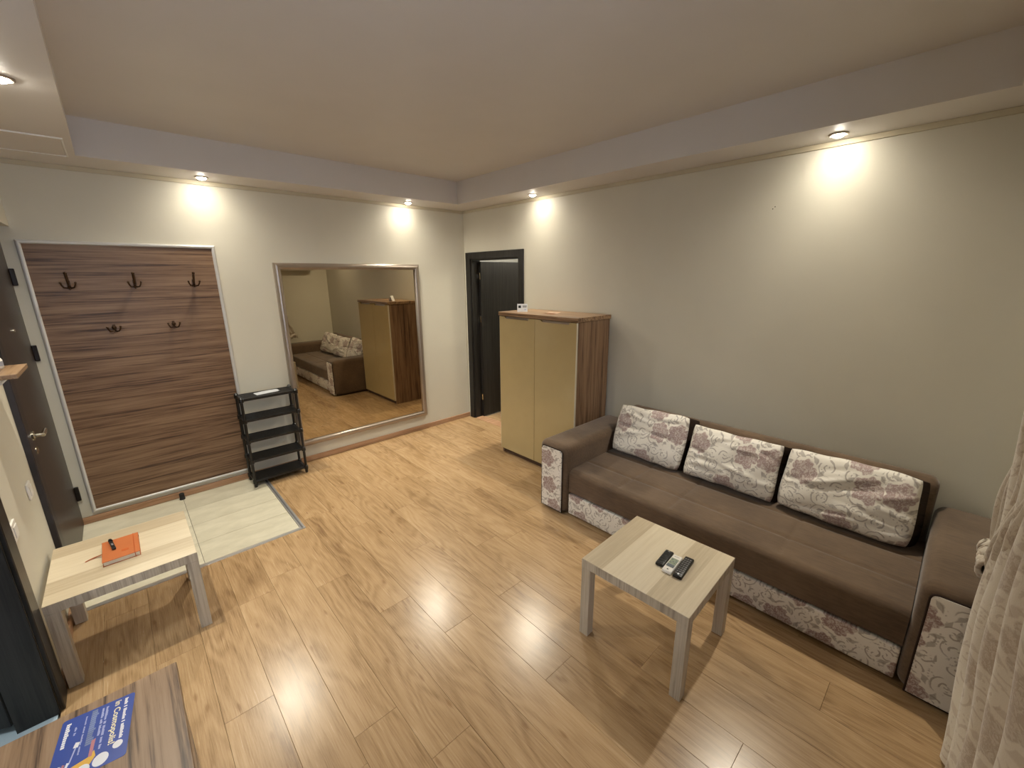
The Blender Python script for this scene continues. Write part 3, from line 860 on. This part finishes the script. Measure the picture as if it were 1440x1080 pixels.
# ------------------------------------------------------------------ coffee tables
def coffee_table(label, loc, rz, mat, sz=0.55):
    r = thing('coffee_table', label, 'table', loc, rz, 'square white oak coffee tables')
    h = sz / 2
    t = bmesh.new(); box(t, -h, h, -h, h, 0.402, 0.45, 0.0012, 1)
    top = obj('table_top', t, mat, r)
    t = bmesh.new()
    for (a, b, c_, d) in ((-h - 0.0004, -h + 0.001, -h, h), (h - 0.001, h + 0.0004, -h, h), (-h, h, -h - 0.0004, -h + 0.001), (-h, h, h - 0.001, h + 0.0004)):
        box(t, a, b, c_, d, 0.4025, 0.4485)
    obj('edge_band', t, M['leg'], top)
    for sx in (-1, 1):
        for sy in (-1, 1):
            t = bmesh.new(); box(t, sx * h, sx * (h - 0.05), sy * h, sy * (h - 0.05), 0.0, 0.402, 0.0015, 1)
            obj('leg', t, M['leg'], r)
    return r
coffee_table('square pale oak coffee table with three remotes in front of the sofa', (-1.4734, -3.5125, 0), 0.0292, M['topX'], 0.545)
coffee_table('square pale oak coffee table with orange notebook by the left wall', (-3.448, -1.558, 0), 0.0, M['topX'], 0.553)

# remotes
def remote(label, loc, rz, ln, wd, body, style):
    r = thing('remote_control', label, 'remote control', loc, rz, 'remote controls on the coffee table')
    t = bmesh.new(); box(t, -ln / 2, ln / 2, -wd / 2, wd / 2, 0, 0.017, 0.006, 3)
    obj('shell', t, body, r, smooth=50)
    if style == 'ac':
        t = bmesh.new(); box(t, -0.012, 0.038, -wd * 0.38, wd * 0.38, 0.0168, 0.0178); obj('display', t, M['lcd'], r)
        t = bmesh.new()
        for (a, b) in ((0.026, -0.010), (0.026, 0.010), (0.010, 0.0), (0.0, -0.009), (0.0, 0.011), (0.014, -0.012)): box(t, a - 0.003, a + 0.003, b - 0.0035, b + 0.0035, 0.0178, 0.0181)
        obj('display_digits', t, M['lcdband'], r)
        t = bmesh.new(); box(t, -0.038, -0.014, -wd * 0.38, wd * 0.38, 0.0168, 0.0182, 0.0006, 1); obj('button_panel', t, M['lcdband'], r)
        t = bmesh.new(); box(t, -0.062, -0.056, -0.004, 0.004, 0.0168, 0.0182, 0.0006, 1); obj('button', t, M['ink'], r)
        t = bmesh.new(); box(t, 0.055, 0.057, -0.012, 0.012, 0.0168, 0.0173); obj('printed_line', t, M['key'], r)
    else:
        t = bmesh.new()
        rows = 9 if style == 'tv' else 6
        for i in range(rows):
            for jx in (-1, 0, 1):
                a = ln * 0.36 - i * ln * 0.74 / (rows - 1); b = jx * wd * 0.26
                box(t, a - 0.0035, a + 0.0035, b - 0.004, b + 0.004, 0.0165, 0.0188, 0.0008, 1)
        obj('keypad', t, M['key'] if style == 'tv' else M['keydk'], r)
        t = bmesh.new(); lathe(t, [(0.005, 0.0165), (0.005, 0.019)], (-ln * 0.40 if style == 'tv' else ln * 0.40, 0.0, 0), 12); obj('round_button', t, M['pw'] if style == 'tv' else M['key'], r)
remote('small black remote control on the far side of the white one', (-1.464, -3.540, 0.45), 0.09, 0.135, 0.042, M['black'], 'slim')
remote('white remote control with grey display between two black ones', (-1.479, -3.588, 0.45), 0.08, 0.148, 0.047, M['white'], 'ac')
remote('long black remote control with many grey buttons, nearest the sofa arm', (-1.464, -3.637, 0.45), 0.10, 0.176, 0.044, M['black'], 'tv')

# notebook and stick on the left table
nb = thing('notebook', 'orange hardcover notebook with ribbon marker on the left coffee table', 'notebook', (-3.458, -1.548, 0.45), math.radians(0.5))
t = bmesh.new(); box(t, -0.072, 0.072, -0.112, 0.112, 0.022, 0.025, 0.001, 1); box(t, -0.072, 0.072, -0.112, 0.112, 0.0, 0.003, 0.001, 1); box(t, -0.073, 0.073, 0.109, 0.112, 0.001, 0.024)
obj('cover', t, M['orange'], nb)
obj('page_block', B(-0.068, 0.068, -0.1085, 0.109, 0.003, 0.022), M['pages'], nb)
t = bmesh.new(); tube(t, [(0.052, -0.1135, 0.0), (0.052, -0.1135, 0.026), (0.052, 0.113, 0.026), (0.052, 0.113, 0.0)], 0.0015, 6)
obj('elastic_band', t, M['orange_dk'], nb)
t = bmesh.new(); box(t, 0.002, 0.03, -0.055, -0.035, 0.0248, 0.0255); obj('emblem', t, M['orange_dk'], nb)
t = bmesh.new(); grid(t, lambda u, v: (-0.068 - 0.07 * u, 0.01 - 0.011 * v + 0.012 * math.sin(3 * u), 0.012 * (1 - u) ** 2 + 0.0012), 8, 1)
bmesh.ops.solidify(t, geom=list(t.faces), thickness=0.0008)
obj('ribbon', t, M['orange'], nb)
us = thing('usb_stick', 'short black stick lying on the orange notebook', 'stick', (-3.490, -1.505, 0.4752), math.radians(98))
t = bmesh.new(); box(t, -0.058, 0.044, -0.008, 0.008, 0.0, 0.013, 0.004, 2); obj('body', t, M['black'], us)
t = bmesh.new(); box(t, -0.022, 0.0, -0.004, 0.004, 0.013, 0.0136); obj('printed_mark', t, M['key'], us)
t = bmesh.new(); tube(t, [(0.036, 0, 0.0095), (0.056, 0, 0.0095)], [0.0095, 0.0075], 10); obj('cap', t, M['blackmat'], us)

# ------------------------------------------------------------------ low chest in the lower left corner
lc = thing('low_chest', 'low streaky brown wood chest in the near left corner', 'chest', (-3.53, -3.27, 0))
t = bmesh.new(); box(t, -0.205, 0.215, -0.48, 0.48, 0.592, 0.62, 0.002, 1); obj('top_board', t, M['zebY'], lc)
t = bmesh.new(); box(t, -0.20, 0.19, -0.465, -0.447, 0, 0.592); box(t, -0.20, 0.19, 0.447, 0.465, 0, 0.592); box(t, -0.20, -0.19, -0.447, 0.447, 0.04, 0.592); box(t, -0.19, 0.18, -0.447, 0.447, 0.04, 0.058)
obj('carcass', t, M['zebZ'], lc)
for i in range(2):
    for s in (-1, 1):
        t = bmesh.new(); box(t, 0.19, 0.208, s * 0.002, s * 0.463, 0.045 + i * 0.272, 0.312 + i * 0.272, 0.002, 1)
        dw = obj('drawer', t, M['zebY'], lc)

# blue leaflet: local u along its printed top edge, v down the text lines
fl = thing('leaflet', 'blue printed leaflet with white lettering on the low wood chest', 'leaflet', (-3.572, -2.817, 0.62), math.radians(-7))
FW_, FH_ = 0.155, 0.215
t = bmesh.new(); 
def rr_outline(x0, x1, y0, y1, r, n=5):
    pts = []
    for (cx, cy, a0) in ((x1 - r, y1 - r, 0), (x0 + r, y1 - r, PI / 2), (x0 + r, y0 + r, PI), (x1 - r, y0 + r, 1.5 * PI)):
        for i in range(n): pts.append((cx + r * math.cos(a0 + PI / 2 * i / (n - 1)), cy + r * math.sin(a0 + PI / 2 * i / (n - 1))))
    return pts
prism(t, rr_outline(0, FW_, -FH_, 0, 0.008), 0.0, 0.0007, 'Z')
obj('sheet', t, M['blue'], fl)
def strip(name, u, v0, v1, h, mat, words, z=0.0008):
    """row of small letter-like blocks running down the sheet"""
    t = bmesh.new(); rr = random.Random(int(u * 1000))
    x = u * FW_; y = -v0 * FH_
    per = (v1 - v0) * FH_ / sum(words + [len(words) - 1 if False else 0])
    gap = 0.18
    for wi, nchar in enumerate(words):
        for c in range(nchar):
            ln = per * (1 - gap)
            hh = h * rr.choice((0.75, 1.0, 1.0, 0.8)) * FW_
            if not (wi > 0 and c == 0):
                box(t, x - h * FW_ / 2, x - h * FW_ / 2 + hh, y - ln, y, z - 0.0002, z)
            y -= per
    obj(name, t, mat, fl)
strip('printed_line', 0.885, 0.05, 0.70, 0.050, M['pw'], [5, 2, 9, 2, 11])
strip('printed_line', 0.615, 0.06, 0.72, 0.035, M['plilac'], [10, 3, 8, 5, 4])
strip('printed_line', 0.560, 0.06, 0.50, 0.035, M['plilac'], [9, 5, 10])
strip('printed_line', 0.335, 0.08, 0.66, 0.022, M['plilac'], [8, 7, 10, 8])
strip('printed_line', 0.215, 0.19, 0.32, 0.030, M['plilac'], [3, 3])
strip('printed_heading', 0.10, 0.08, 0.46, 0.062, M['pw'], [11])
fc = bpy.data.curves.new('txt', 'FONT'); fc.body = 'in Cosmopolis!'; fc.size = 0.0195; fc.extrude = 0.0001; fc.offset = 0.0004; fc.space_character = 1.02
fo = bpy.data.objects.new('txt', fc); C.objects.link(fo)
dg = bpy.context.evaluated_depsgraph_get(); dg.update()
me = bpy.data.meshes.new_from_object(fo.evaluated_get(dg))
bpy.data.objects.remove(fo, do_unlink=True)
me.materials.clear(); me.materials.append(M['py'])
wtx = max(v.co.x for v in me.vertices)
for v in me.vertices: v.co.x *= 0.69 * FH_ / wtx
obj('lettering', me, None, fl, (0.725 * FW_, -0.04 * FH_, 0.0009), (0, 0, -PI / 2))
def disc(name, u, v, ru, rv, mat, z=0.0009, tilt=0.0):
    t = bmesh.new()
    pts = []
    for i in range(20):
        a = 2 * PI * i / 20; p = Vector((ru * math.cos(a), rv * math.sin(a))); p = Matrix.Rotation(tilt, 2) @ p
        pts.append((u * FW_ + p.x, -v * FH_ + p.y))
    prism(t, pts, z - 0.0002, z, 'Z'); obj(name, t, mat, fl)
strip('faded_picture', 0.45, 0.03, 0.58, 0.10, M['pgrey'], [16])
disc('printed_roundel', 0.86, 0.775, 0.0105, 0.012, M['pw'])
disc('printed_roundel', 0.66, 0.885, 0.016, 0.019, M['pw'])
disc('printed_roundel', 0.44, 0.93, 0.015, 0.018, M['pw'], 0.0010)
t = bmesh.new(); prism(t, [(0.03, -0.215), (0.035, -0.175), (0.075, -0.165), (0.085, -0.150), (0.09, -0.17), (0.07, -0.215)], 0.0007, 0.0009, 'Z'); obj('yellow_shape', t, M['pyel'], fl)
t = bmesh.new(); prism(t, [(0.075, -0.165), (0.082, -0.166), (0.083, -0.112), (0.075, -0.115)], 0.0007, 0.0011, 'Z'); obj('pink_stroke', t, M['ppink'], fl)
t = bmesh.new(); prism(t, [(0.036, -0.16), (0.039, -0.16), (0.045, -0.115), (0.042, -0.113)], 0.0007, 0.0009, 'Z'); obj('lilac_stroke', t, M['plilac'], fl)
t = bmesh.new(); prism(t, [(0.038, -0.112), (0.048, -0.115), (0.05, -0.10), (0.041, -0.096)], 0.0007, 0.0010, 'Z'); obj('pale_patch', t, M['pw'], fl)
for i, mt in enumerate((M['pw'], M['ppink'], M['pw'])):
    t = bmesh.new(); x = 0.008 + i * 0.008; prism(t, [(x, -0.2), (x + 0.006, -0.2), (x + 0.014, -0.155), (x + 0.009, -0.152)], 0.0007, 0.0010, 'Z'); obj('striped_ribbon', t, mt, fl)

# ------------------------------------------------------------------ small wall items on the left
ws = thing('wall_shelf', 'small wooden wall shelf beside the entrance door', 'shelf', (-3.745, -1.44, 1.42))
t = bmesh.new(); box(t, 0.0, 0.125, -0.16, 0.16, 0, 0.02, 0.0015, 1); obj('board', t, M['zebY'], ws)
for s in (-0.12, 0.12):
    t = bmesh.new(); box(t, 0.0, 0.004, s - 0.01, s + 0.01, -0.07, -0.001); box(t, 0.0, 0.09, s - 0.01, s + 0.01, -0.004, 0.0)
    tube(t, [(0.003, s, -0.062), (0.05, s, -0.04), (0.085, s, -0.004)], 0.004, 8); obj('bracket', t, M['white'], ws)
bt = thing('small_bottle', 'small white bottle with dark cap on the wall shelf', 'bottle', (-3.70, -1.37, 1.44))
t = bmesh.new(); lathe(t, [(0.018, 0), (0.02, 0.003), (0.02, 0.04), (0.016, 0.048), (0.008, 0.052), (0.008, 0.056)], (0, 0, 0), 20); obj('body', t, M['white'], bt, smooth=50)
t = bmesh.new(); lathe(t, [(0.0203, 0.012), (0.0203, 0.034)], (0, 0, 0), 20); obj('printed_label', t, M['inkgrey'], bt, smooth=50)
t = bmesh.new(); lathe(t, [(0.011, 0.054), (0.011, 0.072), (0.009, 0.074)], (0, 0, 0), 16); obj('cap', t, M['ink'], bt, smooth=50)
def switch(y, z, label):
    r = thing('light_switch', label, 'light switch', (XL, y, z), 0, 'switches on the left wall')
    t = bmesh.new(); box(t, 0, 0.009, -0.041, 0.041, -0.041, 0.041, 0.003, 2); obj('plate', t, M['white'], r)
    t = bmesh.new(); box(t, 0.009, 0.013, -0.026, 0.026, -0.026, 0.026, 0.002, 1); obj('rocker', t, M['white'], r)
switch(-1.27, 0.80, 'white light switch on the left wall nearest the entrance door')
switch(-1.755, 0.80, 'white light switch on the left wall beside the bathroom doorway')

# ------------------------------------------------------------------ air conditioner on the window wall (seen in the mirror)
ac = thing('air_conditioner', 'white wall air conditioner high on the window wall, seen in mirror', 'air conditioner', (-0.70, YF, 1.96))
t = bmesh.new(); prism(t, [(0.0, 0.0), (0.13, 0.0), (0.19, 0.05), (0.20, 0.12), (0.19, 0.28), (0.0, 0.28)], -0.40, 0.40, 'X'); obj('housing', t, M['white'], ac)
t = bmesh.new(); prism(t, [(0.135, -0.002), (0.192, 0.045), (0.196, 0.042), (0.14, -0.006)], -0.36, 0.36, 'X'); obj('louvre', t, M['pvc'], ac)

# ------------------------------------------------------------------ curtain at the right edge
cu = thing('curtain', 'beige floral curtain hanging at the right edge beside the sofa', 'curtain', (-0.9, -4.62, 0))
def curtain_mesh(edge, w0, nf, amp, yoff, gather, tieback=False):
    """edge: list of (z, x, y) of the leading edge from the top down; fabric runs towards -X"""
    t = bmesh.new()
    uvl = t.loops.layers.uv.new('UVMap')
    def at(z):
        for i in range(len(edge) - 1):
            a, b = edge[i], edge[i + 1]
            if b[0] <= z <= a[0]:
                k = (a[0] - z) / (a[0] - b[0]); k = k * k * (3 - 2 * k)
                return tuple(a[j] + (b[j] - a[j]) * k for j in (1, 2, 3))
        return edge[-1][1:]
    nu, nv = 110, 70
    z1, z0 = edge[0][0], edge[-1][0]
    def f(u, v):
        z = z1 + (z0 - z1) * v
        x, y, wd = at(z)
        fo = math.sin(2 * PI * nf * u + 0.9 * math.sin(3 * v)) 
        a = amp * (0.45 + 0.55 * min(1, wd / w0))
        return (x + 0.9 - wd * u, y + 4.62 - a * 0.6 + a * fo + 0.008 * math.sin(17 * v + 9 * u) , z)
    vs = grid(t, f, nu, nv)
    t.verts.index_update()
    idx = {}
    for i in range(nu + 1):
        for j in range(nv + 1): idx[vs[i][j]] = (i / nu * 1.5, (1 - j / nv) * 2.4)
    for fc_ in t.faces:
        for lp in fc_.loops: lp[uvl].uv = idx[lp.vert]
    return t
e1 = [(2.53, -1.45, -4.60, 0.7), (1.90, -1.28, -4.59, 0.6), (1.22, -0.96, -4.573, 0.6), (0.97, -0.86, -4.572, 0.5), (0.85, -0.80, -4.577, 0.4), (0.73, -0.765, -4.584, 0.3), (0.67, -0.82, -4.60, 0.22)]
t = curtain_mesh(e1, 0.9, 6, 0.016, 0, 0)
o = obj('drape', t, M['curtain'], cu, smooth=180)
e2 = [(2.53, -1.50, -4.54, 0.85), (1.60, -1.20, -4.545, 1.3), (1.20, -1.03, -4.57, 1.6), (0.78, -1.0, -4.58, 1.7), (0.40, -1.02, -4.592, 1.7), (0.02, -1.17, -4.592, 1.5)]
t = curtain_mesh(e2, 1.0, 7, 0.03, 0, 0)
obj('front_drape', t, M['curtain'], cu, smooth=180)
t = bmesh.new()
def ruffle(u, v):
    a = 0.16 * u; w_ = 0.012 + 0.012 * math.sin(PI * v)
    an = 2 * PI * v
    return (-0.75 + 0.9 - a + 0.010 * math.sin(40 * u), -4.586 + 4.62 + (0.020 + 0.010 * math.sin(47 * u + 1)) * math.cos(an), 0.705 + 0.02 * math.sin(5 * u) + (0.034 + 0.012 * math.sin(61 * u)) * math.sin(an))
grid(t, ruffle, 40, 12)
uvl = t.loops.layers.uv.new('UVMap')
for f_ in t.faces:
    for lp in f_.loops: lp[uvl].uv = (lp.vert.co.x * 2, lp.vert.co.z * 2)
obj('tieback_ruffle', t, M['curtain'], cu, smooth=180)
t = bmesh.new(); tube(t, [(-2.65, 0.04, 2.545), (-0.15, 0.04, 2.545)], 0.011, 12); rod = obj('rod', t, M['pvc'], cu)
for x in (-2.5, -0.3):
    t = bmesh.new(); box(t, x - 0.01, x + 0.01, -0.10, 0.04, 2.539, 2.551); obj('bracket', t, M['pvc'], rod)
